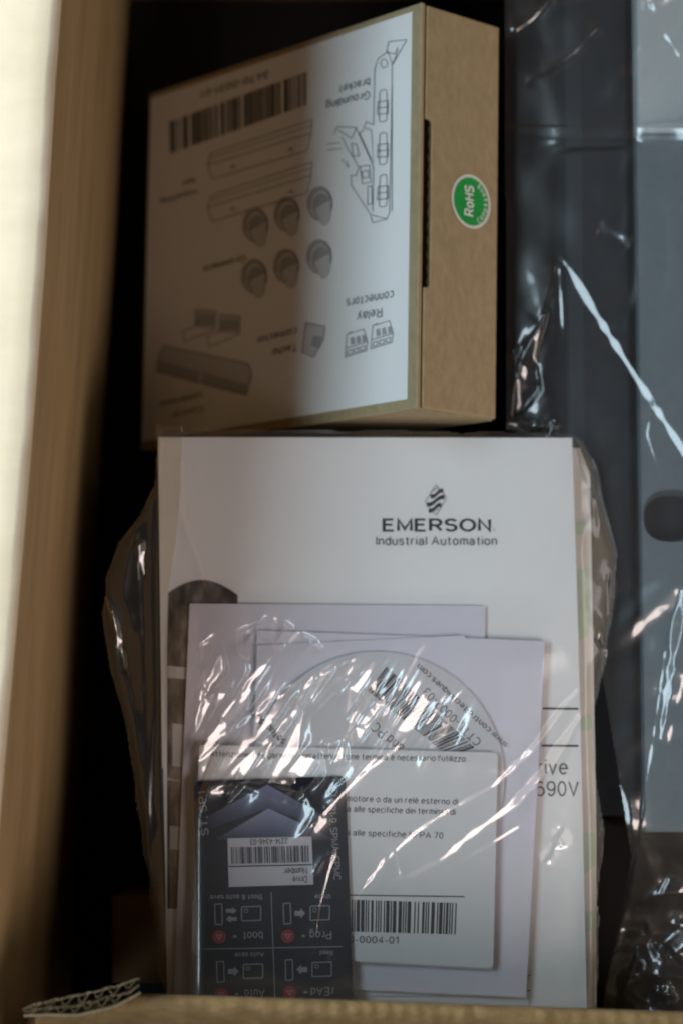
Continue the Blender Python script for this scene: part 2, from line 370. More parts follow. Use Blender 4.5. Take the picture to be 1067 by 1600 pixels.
def film_mat(name, rough=.10, haze=.025, gain=2.8, lobe=.42, tint=(.97, .97, .97)):
    """thin clear film: mirror-like Fresnel reflection on both faces, the rest passes straight through"""
    m = bpy.data.materials.new(name); m.use_nodes = True; nt = m.node_tree; nt.nodes.clear()
    out = nt.nodes.new('ShaderNodeOutputMaterial'); tr = nt.nodes.new('ShaderNodeBsdfTransparent'); tr.inputs[0].default_value = (*tint, 1)
    gl = nt.nodes.new('ShaderNodeBsdfGlossy'); gl.inputs['Roughness'].default_value = rough; gl.inputs[0].default_value = (1, 1, 1, 1)
    g2 = nt.nodes.new('ShaderNodeBsdfGlossy'); g2.inputs['Roughness'].default_value = .36; g2.inputs[0].default_value = (1, 1, 1, 1)
    gm = nt.nodes.new('ShaderNodeMixShader'); gm.inputs[0].default_value = lobe
    nt.links.new(gl.outputs[0], gm.inputs[1]); nt.links.new(g2.outputs[0], gm.inputs[2])
    fr = nt.nodes.new('ShaderNodeLayerWeight'); fr.inputs[0].default_value = .5     # same from both faces of the film
    pw = nt.nodes.new('ShaderNodeMath'); pw.operation = 'POWER'; pw.inputs[1].default_value = 5
    sc = nt.nodes.new('ShaderNodeMath'); sc.operation = 'MULTIPLY_ADD'; sc.inputs[1].default_value = .9; sc.inputs[2].default_value = .055
    nt.links.new(fr.outputs['Facing'], pw.inputs[0]); nt.links.new(pw.outputs[0], sc.inputs[0])
    mu = nt.nodes.new('ShaderNodeMath'); mu.operation = 'MULTIPLY'; mu.use_clamp = True; mu.inputs[1].default_value = gain
    mx = nt.nodes.new('ShaderNodeMixShader'); df = nt.nodes.new('ShaderNodeBsdfDiffuse'); df.inputs[0].default_value = (.8, .8, .82, 1)
    mh = nt.nodes.new('ShaderNodeMixShader'); mh.inputs[0].default_value = haze
    tc = nt.nodes.new('ShaderNodeTexCoord'); n = nt.nodes.new('ShaderNodeTexNoise'); n.inputs['Scale'].default_value = 260; n.inputs['Detail'].default_value = 5
    bp = nt.nodes.new('ShaderNodeBump'); bp.inputs['Strength'].default_value = .06; bp.inputs['Distance'].default_value = .0004
    nt.links.new(tc.outputs['Object'], n.inputs['Vector']); nt.links.new(n.outputs[0], bp.inputs['Height']); nt.links.new(bp.outputs[0], gl.inputs['Normal'])
    nt.links.new(sc.outputs[0], mu.inputs[0]); nt.links.new(mu.outputs[0], mx.inputs[0])
    nt.links.new(tr.outputs[0], mh.inputs[1]); nt.links.new(df.outputs[0], mh.inputs[2])
    nt.links.new(mh.outputs[0], mx.inputs[1]); nt.links.new(gm.outputs[0], mx.inputs[2]); nt.links.new(mx.outputs[0], out.inputs[0])
    return m
M['film'] = film_mat('clear_bag_film'); M['film2'] = film_mat('device_bag_film', .11, .022, 2.2, .30)

# ================================================================== floor and carton
FZ = -.178
fl = mesh_obj('floor', [(-4, -4, FZ-.008), (4, -4, FZ-.008), (4, 4, FZ-.008), (-4, 4, FZ-.008)], [(0, 1, 2, 3)], M['floor']); fl['kind'] = 'structure'
RZ = .13
carton = empty('open_carton', 'large open brown double-wall carton holding the boxed and bagged things', 'carton', (0, 0, FZ))
LWT = .007
rim_px = interp([(113, -260), (97, 0), (86, 150), (72, 400), (50, 700), (25, 1000), (0, 1290), (-34, 1650)], 60)
bot_px = interp([(216, -260), (205, 0), (187, 350), (168, 650), (150, 900), (138, 1200), (117, 1545), (114, 1596)], 60)
rim = U(rim_px[:, 0], rim_px[:, 1], np.full(60, RZ)); bot = U(bot_px[:, 0], bot_px[:, 1], np.full(60, FZ+.001))
off = np.array([-LWT, 0, 0])
rimw = rim.copy(); rimw[:, 2] -= .0012
v, f = loft([bot, bot*.6+rimw*.4+np.array([.0015, 0, 0]), rimw, rimw+off, bot+off])
mesh_obj('side_wall', v, f, M['carton'], carton, True).data.polygons.foreach_set('use_smooth', [False]*len(f))
# left flap folded outwards, with a rounded crease
rows = []
wob = np.array([[0, 0, .0009*math.sin(i*1.7)+.0007*math.sin(i*.6+1)] for i in range(60)])
for dx, dz in ((0, -.0012), (-.0006, .0008), (-.002, .0022), (-.0045, .0026), (-.012, .0012), (-.03, -.006), (-.07, -.028), (-.12, -.058), (-.119, -.064), (-.07, -.035), (-.03, -.013), (-.008, -.005)):
    rows.append(rim+np.array([dx, 0, dz])+wob*(1 if dx < -.001 else .3))
v, f = loft(rows)
mesh_obj('side_flap', v, f, M['carton_lit'], carton, True)
# near wall and its flap folded outwards
NZ = .122
npx = interp([(58, 1576), (80, 1566), (105, 1560), (150, 1556), (230, 1553), (420, 1559), (640, 1566), (850, 1574), (1067, 1581), (1300, 1589)], 420)
nrim = U(npx[:, 0], npx[:, 1], np.full(420, NZ))
nb = nrim.copy(); nb[:, 2] = FZ+.001; nb[:, 1] -= .042; nw = nrim.copy(); nw[:, 2] -= .0015
o2 = np.array([0, -LWT, 0])
v, f = loft([nw[::6], nb[::6], nb[::6]+o2, nw[::6]+o2]); mesh_obj('near_wall', v, f, M['carton'], carton)
rows = []
sarr = np.arange(420)*(nrim[-1, 0]-nrim[0, 0])/420
rib = np.sin(sarr/.0068*2*np.pi+1.5*np.sin(sarr*40))*(.00014+.00008*np.sin(sarr*55))+np.interp(sarr, np.linspace(0, sarr[-1], 70), RNG.randn(70)*.00035)
for dy, dz, a in ((0, -.0015, .2), (-.0003, .001, .6), (-.0016, .0026, 1), (-.0035, .0030, 1), (-.0065, .0018, 1), (-.012, -.004, 1), (-.025, -.028, .6), (-.045, -.085, .4),
                  (-.052, -.083, .4), (-.031, -.026, .4), (-.014, -.0105, .3), (-.006, -.004, .3)):
    r = nrim+np.array([0, dy, dz]); r[:, 2] += rib*a; rows.append(r)
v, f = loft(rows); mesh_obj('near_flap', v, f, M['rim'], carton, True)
# far wall, right wall, bottom
fa = U(np.array([150., 1500.]), np.array([60., 80.]), np.full(2, FZ)); yb = .305
v, f = slab_pts([(-.14, yb+.007, RZ), (-.14, yb, RZ), (.46, yb, RZ), (.46, yb+.007, RZ)], (0, 0, 1), RZ-FZ-.001)
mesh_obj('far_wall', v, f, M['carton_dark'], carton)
v, f = slab_pts([(.30, -.225, RZ-.004), (.307, -.225, RZ-.004), (.307, yb-.001, RZ-.004), (.30, yb-.001, RZ-.004)], (0, 0, 1), RZ-FZ-.005)
mesh_obj('side_wall', v, f, M['carton'], carton)
v, f = slab_pts([(-.15, -.285, FZ), (.31, -.285, FZ), (.31, yb+.006, FZ), (-.15, yb+.006, FZ)], (0, 0, 1), .006)
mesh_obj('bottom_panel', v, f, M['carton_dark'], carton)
# torn double-wall edge in the near corner: three liners and two rows of flutes, open to the top
PT = Plane(U(120., 1560., .131), (0, -.25, 1))
def torn_line(t): return np.array([36+182*t, 1576-47*t+26*t*(t-.35)*(1-t)])
def torn_depth(t): return 8+20*min(1, t*2.2)-9*max(0, t-.78)/.22
rt = mesh_obj('torn_edge', *loft([[PT.pix(*(torn_line(t)+np.array([2, torn_depth(t)+5]))) for t in np.linspace(0, 1, 30)],
     [PT.pix(*(torn_line(t)+np.array([2, torn_depth(t)+1.6]))) for t in np.linspace(0, 1, 30)],
     [PT.pix(*(torn_line(t)+np.array([2, torn_depth(t)+1.6])), -.035) for t in np.linspace(0, 1, 30)],
     [PT.pix(*(torn_line(t)+np.array([2, torn_depth(t)+5])), -.035) for t in np.linspace(0, 1, 30)]]), M['raw'], carton)
def ribbon(name, pts, wpx, depth, rough=0.0):
    rs = np.random.RandomState(len(pts)+int(pts[0][0])); pts = np.array(pts, float)
    d = np.gradient(pts, axis=0); d /= np.linalg.norm(d, axis=1)[:, None]+1e-9; n = np.stack([-d[:, 1], d[:, 0]], 1)*wpx/2
    h0 = rs.rand(len(pts))*rough
    A = np.array([PT.pix(*p, -h) for p, h in zip(pts+n, h0)]); B = np.array([PT.pix(*p, -h) for p, h in zip(pts-n, h0)])
    C = np.array([PT.pix(*p, -depth) for p in pts-n]); Dn = np.array([PT.pix(*p, -depth) for p in pts+n])
    v, f = loft([A, B, C, Dn]); return mesh_obj(name, v, f, M['raw'], rt)
tt = np.linspace(0, 1, 70)
RT = np.random.RandomState(5)
def ragged(a): return np.convolve(RT.randn(70+4), np.ones(5)/5, 'valid')*a
r1, r2 = ragged(2.2), ragged(2.0)
ribbon('liner', [torn_line(t)+np.array([0, o_]) for t, o_ in zip(tt, r1)], 1.5, .03, .0015)
ribbon('liner', [torn_line(t)+np.array([0, torn_depth(t)*.58+o_]) for t, o_ in zip(tt, r2)], 1.2, .03, .0015)
for row, (a, b, ncell) in enumerate(((.05, .54, 7), (.63, 1.0, 8))):
    ph = np.cumsum(RT.uniform(.6, 1.4, 200)); ph = ph/ph[-1]*ncell; zz = []
    for q, t in enumerate(np.linspace(.02, .97, 200)):
        f_ = ph[q] % 1.0; v_ = .5-.5*math.cos(2*math.pi*(f_**1.7)); crush = .88+.12*math.sin(t*17+row)
        zz.append(torn_line(t)+np.array([-3.5*v_, torn_depth(t)*(a+(b-a)*v_*crush)]))
    ribbon('flute', zz, 1.2, .03, .0016)
# black sheet added on the carton bottom, standing in for deep shade
fp = mesh_obj('floor_shade_sheet', *slab_pts([(bot[-1][0]+.0025, bot[-1][1], FZ+.012), (.29, -.262, FZ+.012), (.29, yb-.001, FZ+.012), (bot[8][0]+.0025, yb-.001, FZ+.012), (bot[20][0]+.0025, bot[20][1], FZ+.012), (bot[36][0]+.0025, bot[36][1], FZ+.012)], (0, 0, 1), .0115), M['shade_sheet'])
tag(fp, 'thin black sheet added on the carton bottom in place of deep shade', 'shade_sheet')
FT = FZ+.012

# ================================================================== accessory box (leaning on its corner)
def rotm(a, b, c):
    return np.array((Matrix.Rotation(c, 3, 'Z') @ Matrix.Rotation(b, 3, 'Y') @ Matrix.Rotation(a, 3, 'X')))
BR = rotm(R(-.8), R(-48.4), R(-.3)); BP = np.array([.0351, .0457, .03]); BL, BW, BT = .195, .214, .052
def bl(x, y, z): return BP+BR@np.array([x, y, z])
def bbox(mb, x0, x1, y0, y1, z0, z1):
    c = [bl(x, y, z) for z in (z0, z1) for y in (y0, y1) for x in (x0, x1)]
    mb.add(c, [(0, 2, 3, 1), (4, 5, 7, 6), (0, 1, 5, 4), (2, 6, 7, 3), (0, 4, 6, 2), (1, 3, 7, 5)])
kb = empty('accessory_box', 'brown kraft box with white picture label, tilted on its corner in the carton', 'box', tuple(bl(-BW/2, BL/2, -BT)))
m = MB(); bbox(m, -BW, -.0003, -.0003, BL+.0003, -.0026, 0); m.build('lid', M['kraft'], kb, bevel=.0007)
m = MB(); bbox(m, -BW+.003, -.0062, .003, BL-.003, -BT+.0005, -.003); m.build('tray', M['kraft'], kb)
# side panel with the tuck slot
ys = [.0005, .058, .0585, .139, .1395, BL-.0005]; zt = [-.0033, -.0033, -.0072, -.0072, -.0033, -.0033]
prof = [(y, z) for y, z in zip(ys, zt)]
ring = [bl(0, y, z) for y, z in prof]+[bl(0, BL-.0005, -BT), bl(0, .0005, -BT)]
back = [bl(-.0026, y, z) for y, z in prof]+[bl(-.0026, BL-.0005, -BT), bl(-.0026, .0005, -BT)]
k = len(ring)
sp = mesh_obj('side_panel', ring+back, [tuple(range(k))[::-1], tuple(range(k, 2*k))]+[(i, (i+1) % k, (i+1) % k+k, i+k) for i in range(k)], M['kraft'], kb)
md = sp.modifiers.new('bevel', 'BEVEL'); md.width = .0008; md.segments = 2; md.limit_method = 'ANGLE'
# wavy cut edge inside the slot
m = MB(); n = 60; A = []; B = []
for i in range(n):
    y = .0595+.0785*i/(n-1); zz = -.0066+.0005*math.sin(i*1.25); A.append(bl(-.0004, y, zz)); B.append(bl(-.0022, y, zz-.0003))
m.add(A+B, [(i, i+1, i+1+n, i+n) for i in range(n-1)]); m.build('slot_flute', M['raw'], kb)
m = MB(); bbox(m, -BW+.0005, -.0028, 0, .0024, -BT, -.0029); m.build('end_panel', M['kraft'], kb)
m = MB(); bbox(m, -BW+.0005, -.0028, BL-.0024, BL, -BT, -.0029); m.build('end_panel', M['kraft'], kb)
PL = Plane(bl(0, 0, .00025), BR@np.array([0, 0, 1]))
m = MB(); bbox(m, -BW+.002, -.0066, .0048, BL-.0030, .00003, .00025); lab = m.build('paper_label', M['label'], kb)
H = .00012
ink = Print('lettering', M['ink2'], lab)
text(ink, PL, '3470-0031-01', (421, 110), (315, 143), 11, H, .012)
text(ink, PL, 'Grounding', (578, 142), (510, 160), 12, H, .01)
text(ink, PL, 'bracket', (578, 122), (531, 134), 12, H, .01)
text(ink, PL, 'Relay', (597, 481), (558, 490), 13, H, .006)
text(ink, PL, 'connectors', (615, 454), (541, 468), 13, H, .006)
text(ink, PL, 'Tacho', (464, 537), (426, 546), 11, H, .008)
text(ink, PL, 'connector', (464, 512), (402, 527), 11, H, .008)
text(ink, PL, 'Grommets', (384, 398), (318, 417), 10, H, .012)
text(ink, PL, 'Mounting', (308, 295), (252, 312), 9, H, .012)
text(ink, PL, 'feet', (306, 277), (286, 283), 9, H, .012)
text(ink, PL, 'Control', (318, 634), (272, 644), 10, H, .01)
text(ink, PL, 'connections', (317, 612), (250, 628), 10, H, .01)
bc = MB(); barcode(bc, PL, (479, 112), (266, 190), (267, 240), (479, 164), H, 3, 40); bc.build('barcode', M['ink'], lab)
# line drawings
dr = MB(); tn = MB(); t2 = Print('dark_drawing', M['tone2'], lab); LW = 1.3
def ln(p, c=False, w_=LW): line(dr, PL, p, w_, H*1.6, c)
# grounding bracket
ln([(635, 62), (607, 65), (603, 82), (616, 84), (621, 74), (618, 88), (612, 100), (606, 80), (590, 92), (585, 108), (583, 195)])
ln([(635, 62), (612, 102), (612, 330)]); ln([(612, 130), (608, 333), (604, 342), (578, 335)])
ln([(600, 92), (605, 96), (604, 104), (598, 106), (594, 100), (596, 94)], True)
for cy in (165, 232, 298):
    ln(rounded([(593, cy-24), (604, cy-26), (604, cy+24), (592, cy+26)], 5), True)
    ln([(590, cy-6), (606, cy-8), (606, cy+12), (589, cy+14)], True); ln([(589, cy+4), (606, cy+2)])
ln([(583, 195), (572, 190), (568, 200), (580, 203), (583, 255), (561, 208), (568, 203)])
ln([(561, 208), (580, 250)]); ln([(522, 210), (527, 198), (557, 199), (549, 216), (528, 203)])
ln([(534, 214), (545, 236), (553, 248), (560, 262), (556, 274), (548, 274), (549, 290), (578, 334)])
ln([(549, 224), (557, 225), (561, 243), (551, 244)], True); ln([(511, 225), (532, 223)]); ln([(512, 234), (534, 232)])
ln([(562, 260), (577, 258), (579, 285), (566, 287)], True); ln([(565, 268), (575, 266), (576, 277), (567, 278)], True)
ln([(556, 200), (577, 246), (583, 262), (582, 330)]); ln([(534, 248), (545, 262), (541, 252)]); ln([(574, 292), (580, 290), (581, 318), (574, 320)], True)
ln([(578, 335), (582, 348), (604, 342)])
# mounting rails
for oy in (0, 66):
    ln([(330, 240+oy), (488, 187+oy), (486, 208+oy), (325, 258+oy)], True, 1.2); ln([(330, 247+oy), (487, 196+oy)], False, 1)
    ln([(325, 258+oy), (332, 280+oy), (480, 235+oy), (486, 208+oy)], False, 1.2)
    for q in (360, 450): ln([(q, 262+oy-(q-360)*.3), (q+6, 258+oy-(q-360)*.3), (q+7, 264+oy-(q-360)*.3)], False, 1.6)
# grommets: flange ellipse, cone, tip
for (cx, cy) in ((500, 320), (449, 337), (400, 354), (499, 403), (448, 418), (398, 434)):
    e = lambda rx, ry, ox, oy, a0=0, a1=2*math.pi, n=26: [(cx+ox+rx*math.cos(a), cy+oy+ry*math.sin(a)) for a in np.linspace(a0, a1, n)]
    flat(tn, PL, e(19, 26, 0, -2)[:-1], H); ln(e(19, 26, 0, -2)[:-1], True, 1.6)
    flat(t2, PL, e(14.5, 20, 3, 2)[:-1], H*1.3); ln(e(16.5, 23, 1, -1, math.pi*.9, math.pi*1.9), False, 1.4)
    body = [(cx-9, cy+6), (cx+16, cy-8), (cx+17, cy+10), (cx+14, cy+27), (cx+5, cy+33), (cx-1, cy+24)]
    flat(tn, PL, rounded(body, 4), H*1.9); ln(rounded(body, 4), True, 1.0)
# relay connectors, tacho connector
for (ox, oy) in ((596, 523), (556, 536)):
    ln([(ox-14, oy-14), (ox+12, oy-22), (ox+18, oy-2), (ox-16, oy+8)], True, 1.2); ln([(ox-16, oy+8), (ox-17, oy+22), (ox+16, oy+12), (ox+18, oy-2)], False, 1.2)
    ln([(ox-14, oy-14), (ox-6, oy-26+8)], False)
    for q in range(3):
        flat(t2, PL, [(ox-9+q*9, oy-8-q*2), (ox-3+q*9, oy-10-q*2), (ox-1+q*9, oy+1-q*2), (ox-8+q*9, oy+3-q*2)], H*1.4)
        ln([(ox-13+q*10, oy+12-q*3), (ox-6+q*10, oy+10-q*3), (ox-7+q*10, oy+17-q*3), (ox-14+q*10, oy+18-q*3)], True, 1.2)
flat(tn, PL, [(478, 504), (508, 510), (506, 530), (490, 558), (472, 550)], H)
flat(t2, PL, [(490, 524), (504, 526), (500, 545), (486, 540)], H*1.4); ln([(478, 504), (508, 510), (506, 530), (490, 558), (472, 550)], True)
# control connectors
flat(tn, PL, [(248, 560), (256, 540), (388, 568), (394, 585), (386, 616), (246, 580)], H)
ln([(248, 560), (256, 540), (388, 568), (394, 585), (386, 616), (246, 580)], True)
for q in range(22):
    if q == 10: continue
    x = 249+q*6.3; y = 563+q*1.72
    flat(t2, PL, [(x, y), (x+4.6, y+1.2), (x+3.6, y+20), (x-1, y+18.6)], H*1.4)
for ox, oy in ((306, 484), (344, 492)):
    flat(tn, PL, [(ox, oy), (ox+32, oy+2), (ox+30, oy+30), (ox-2, oy+28)], H); ln([(ox, oy), (ox+32, oy+2), (ox+30, oy+30), (ox-16, oy+50), (ox-20, oy+34), (ox, oy+26)], True, 1)
    for q in range(4): flat(t2, PL, [(ox+3+q*7, oy+8), (ox+8+q*7, oy+8), (ox+7+q*7, oy+25), (ox+2+q*7, oy+24)], H*1.4)
dr.build('line_drawing', M['inkline'], lab); tn.build('tone_drawing', M['tone'], lab)
# slightly greyed strip of clear tape under the bar code
# green sticker on the side panel
PS = Plane(bl(.0002, .05, -.02), BR@np.array([1, 0, 0]))
cS = PS.pix(735, 315); exS = BR@np.array([0, 1, 0]); eyS = BR@np.array([0, 0, 1])
rS = .0130
def disc(mb, r, h, r0=0, n=48):
    a = np.linspace(0, 2*np.pi, n, endpoint=False)
    o_ = [cS+PS.n*h+exS*r*math.cos(t)+eyS*r*math.sin(t) for t in a]
    if r0:
        i_ = [cS+PS.n*h+exS*r0*math.cos(t)+eyS*r0*math.sin(t) for t in a]
        mb.add(o_+i_, [(j, j+n, (j+1) % n+n, (j+1) % n) for j in range(n)])
    else: mb.add(o_, [tuple(range(n))[::-1]])
st = MB(); disc(st, rS, .0001); sto = st.build('green_sticker', M['green'], kb)
wr = MB(); disc(wr, rS*1.005, .00022, rS*.945); disc(wr, rS*.93, .00022, rS*.90)
# lettering reads from the bottom of the box upwards
def stext(s, cx, cy, wd, hg, bold, ang=0):
    v, f = glyph_mesh(s, bold); x0, x1 = v[:, 0].min(), v[:, 0].max(); y1 = v[:, 1].max()
    ca, sa = math.cos(ang), math.sin(ang)
    q = np.stack([(v[:, 0]-(x0+x1)/2)*wd/(x1-x0), (v[:, 1]-y1/2)*hg/CAPH], 1)
    X = q[:, 0]*ca-q[:, 1]*sa+cx; Y = q[:, 0]*sa+q[:, 1]*ca+cy
    wr.add([cS+PS.n*.00025+exS*a+eyS*b for a, b in zip(X, Y)], f)
stext('RoHS', .0002, .0016, .0150, .0054, .19)
for i, ch in enumerate('Compliant'):
    a = R(-90+(i-4)*14.5); stext(ch, .0098*math.cos(a), .0098*math.sin(a), .0017 if ch not in 'li' else .0007, .0026, .14, a+math.pi/2)
wr.build('sticker_print', M['wht'], sto)

# ================================================================== the bagged papers
PM = Plane.three(U(247., 683., -.006), U(893., 683., -.006), U(580., 1560., .008))
# cardboard packing block the papers lie on
zb = -.026
def blk(pts, z): return [tuple(U(float(a), float(b), z)) for a, b in pts]
pb = empty('packing_block', 'brown folded cardboard block packed beneath the bagged manuals', 'packing', (0, -.12, FT))
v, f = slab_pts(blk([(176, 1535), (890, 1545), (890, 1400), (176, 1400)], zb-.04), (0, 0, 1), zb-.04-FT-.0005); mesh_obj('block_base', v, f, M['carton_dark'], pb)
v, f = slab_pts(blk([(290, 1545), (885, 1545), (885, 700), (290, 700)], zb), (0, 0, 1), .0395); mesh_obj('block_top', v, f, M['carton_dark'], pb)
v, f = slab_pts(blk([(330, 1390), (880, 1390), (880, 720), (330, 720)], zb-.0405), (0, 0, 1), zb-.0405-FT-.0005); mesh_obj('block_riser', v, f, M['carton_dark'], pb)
# booklet below, seen along the right edge
bk = empty('green_marked_booklet', 'thin booklet with pale green printed marks, under the white manual cover', 'booklet', tuple(PM.pix(600., 1200., -.016)))
slab('back_cover', PM, [(262, 700), (905, 700), (921, 740), (926, 1000), (931, 1300), (931, 1575), (276, 1570)], -.0078, .005, M['cover_old'], bk)
m = Print('green_print', M['paleg'], bk)
for poly in ([(899, 815), (913, 812), (914, 832), (900, 838)], [(902, 890), (917, 885), (922, 930), (920, 990), (905, 1000)], [(908, 1120), (922, 1116), (924, 1140), (909, 1142)],
             [(910, 1302), (929, 1300), (930, 1350), (911, 1368)], [(913, 1425), (929, 1422), (929, 1450), (914, 1458)]):
    flat(m, PM, rounded(poly, 4), -.00765)
# manual
mn = empty('drive_manual', 'thick white user manual with black logo and lettering on its cover', 'manual', tuple(PM.pix(580., 1150., -.0075)))
mpoly = [(247, 683), (893, 684), (903, 1000), (910, 1300), (916, 1576), (262, 1572), (256, 1200)]
slab('front_cover', PM, mpoly, 0, .0005, M['cover'], mn)
slab('page_block', PM, [(249, 685), (891, 686), (901, 1000), (908, 1300), (914, 1574), (264, 1570), (258, 1200)], -.0007, .0066, M['page'], mn)
slab('spine_strip', PM, [(247.5, 684.5), (285, 684.5), (284, 760), (275, 850), (263, 930), (258, 1200), (254, 1200)], .0004, .0003, M['spine'], mn)
m = MB(); text(m, PM, 'EMERSON', (597, 829), (767, 829), 17.5, H, .025); flat(m, PM, [(770, 827), (772, 827), (772, 829), (770, 829)], H)
m.build('lettering', M['ink'], mn)
m = MB(); text(m, PM, 'Industrial Automation', (587, 851), (776, 851), 12.5, H, .012); m.build('tagline', M['ink2'], mn)
# logo: a leaning diamond of three wavy ribbons each way
m = Print('logo_band', M['ink'], mn)
for yc, x0_, x1_ in ((772, 672, 692), (782.5, 666, 694), (793, 669, 689)):
    xx = np.linspace(x0_, x1_, 12); c_ = [yc-.42*(x-680)+2.0*math.sin((x-x0_)/(x1_-x0_)*6.28) for x in xx]
    flat(m, PM, [(x, y-3.3) for x, y in zip(xx, c_)]+[(x, y+3.3) for x, y in zip(xx[::-1], c_[::-1])], H)
m = Print('logo_line', M['ink2'], mn)
for q in ([(680.5, 758), (664, 784)], [(664, 785), (680.5, 805)], [(681, 805), (697, 778)], [(697, 777), (681, 758)], [(673, 768), (684, 762)], [(674, 799), (686, 795)]): line(m, PM, q, 1.0, H*1.6)
m = MB(); line(m, PM, [(845, 1107), (903, 1107.5)], 3.4, H); line(m, PM, [(845, 1165), (903, 1165.5)], 3.4, H); m.build('ruled_line', M['ink'], mn)
m = Print('cover_text', M['ink2'], mn); text(m, PM, 'Unidrive', (780, 1209), (887, 1209), 21, H, .004); text(m, PM, '400V / 690V', (738, 1243), (904, 1243), 21, H, .004)
m = MB(); a = np.linspace(0, 1, 14)
arc = [(262+ (372-262)*t, 952-46*math.sin(math.pi*(.18+.66*t))) for t in a]
flat(m, PM, arc+[(372, 1000), (372, 1420), (262, 1420)], H); m.build('cover_photo', M['photo'], mn)
m = Print('cover_photo_detail', M['tone'], mn)
for q in ((262, 1040, 300, 1062), (270, 1130, 300, 1200), (262, 1215, 282, 1222), (266, 1290, 300, 1330)):
    flat(m, PM, [(q[0], q[1]), (q[2], q[1]+4), (q[2], q[3]), (q[0], q[3]-3)], H*1.5)
# loose sheets
sa = empty('folded_sheet', 'blank lavender-white folded sheet with its left edge over the cover photo', 'paper', tuple(PM.pix(500., 1250., .0006)))
slab('front_leaf', PM, [(297, 943), (757, 947), (757, 1300), (750, 1556), (272, 1556), (284, 1250)], .0016, .0004, M['sheet'], sa)
slab('back_leaf', PM, [(299, 946), (754, 950), (754, 1300), (747, 1557), (276, 1556), (287, 1250)], .0010, .0004, M['sheet'], sa)
sb = empty('paper_sleeve', 'blank lavender-white square disc sleeve sticking out right of the leaflet', 'sleeve', tuple(PM.pix(600., 1280., .0024)))
slab('back_panel', PM, [(402, 985), (853, 1001), (822, 1560), (382, 1540)], .0030, .0004, M['sheet'], sb)
slab('front_panel', PM, [(402, 1008), (725, 993), (726, 997), (851, 1002), (821, 1558), (383, 1539)], .0038, .0004, M['sheet'], sb)
# disc
cdp = empty('printed_disc', 'round printed disc with barcode half covered by the white leaflet', 'disc', tuple(PM.pix(590., 1215., .0040)))
an = np.linspace(0, 2*np.pi, 96, endpoint=False)
v, f = slab_pts([PM.pix(590+197*math.cos(t), 1215+197*math.sin(t), .0052) for t in an][::-1], PM.n, .0010); mesh_obj('disc_plate', v, f, M['disc'], cdp)
PD = Plane(PM.pix(590., 1100., .0052), PM.n)
m = MB(); barcode(m, PD, (604, 1042), (741, 1168), (700, 1182), (574, 1079), H, 5, 44); m.build('barcode', M['ink'], cdp)
m = Print('lettering', M['ink2'], cdp); text(m, PD, 'www.controltechniques.com', (793, 1163), (655, 1037), 8.5, H, .012)
text(m, PD, 'CTTL-0007-03', (752, 1158), (667, 1074), 12, H, .006); text(m, PD, 'PC tools and PC', (690, 1218), (588, 1128), 14, H, .004)
text(m, PD, 'setup disc', (448, 1158), (398, 1110), 10, H, .03)
# leaflet
lf = empty('leaflet', 'white leaflet with Italian text and a barcode, partly under the black card', 'leaflet', tuple(PM.pix(540., 1340., .0052)))
lp = rounded([(312, 1164), (777, 1176), (770, 1513), (300, 1488)], [6, 8, 9, 4])
slab('back_leaf', PM, lp+np.array([1.5, 2.5]), .0062, .0005, M['white'], lf); slab('front_leaf', PM, lp, .0074, .0005, M['white'], lf)
PF = Plane(PM.pix(540., 1340., .0074), PM.n)
m = Print('lettering', M['ink2'], lf)
text(m, PF, "Attenzione: per garantire un'attenuazione termica \u00e8 necessario l'utilizzo", (328, 1182), (727, 1190), 8.5, H, .008)
text(m, PF, 'di una protezione nel motore o da un rel\u00e8 esterno di', (420, 1248), (715, 1257), 8.5, H, .008)
text(m, PF, 'sovraccarico conforme a alle specifiche dei terminali di', (410, 1264), (711, 1273), 8.5, H, .008)
text(m, PF, 'Fusibili conformi alle specifiche NFPA 70', (452, 1302), (692, 1310), 8.5, H, .008)
text(m, PF, '0400-0004-01', (515, 1472), (622, 1474), 9.5, H, .012)
m = MB(); line(m, PF, [(420, 1397), (725, 1401)], 2.2, H); m.build('ruled_line', M['ink2'], lf)
m = MB(); barcode(m, PF, (500, 1404), (713, 1411), (711, 1460), (500, 1454), H, 9, 38); m.build('barcode', M['ink'], lf)
# thin sheet poking out below the sleeve
sc_ = empty('printed_slip', 'thin printed slip showing at the carton rim below the leaflet', 'paper', tuple(PM.pix(650., 1550., .0003)))
slab('slip_leaf', PM, [(560, 1500), (829, 1512), (826, 1572), (556, 1570)], .0007, .0003, M['white'], sc_)
PQ = Plane(PM.pix(650., 1550., .0007), PM.n)
m = Print('lettering', M['ink2'], sc_); text(m, PQ, 'r', (822, 1532), (829, 1532), 11, H, .01); text(m, PQ, '-', (822, 1552), (828, 1552), 11, H, .01)
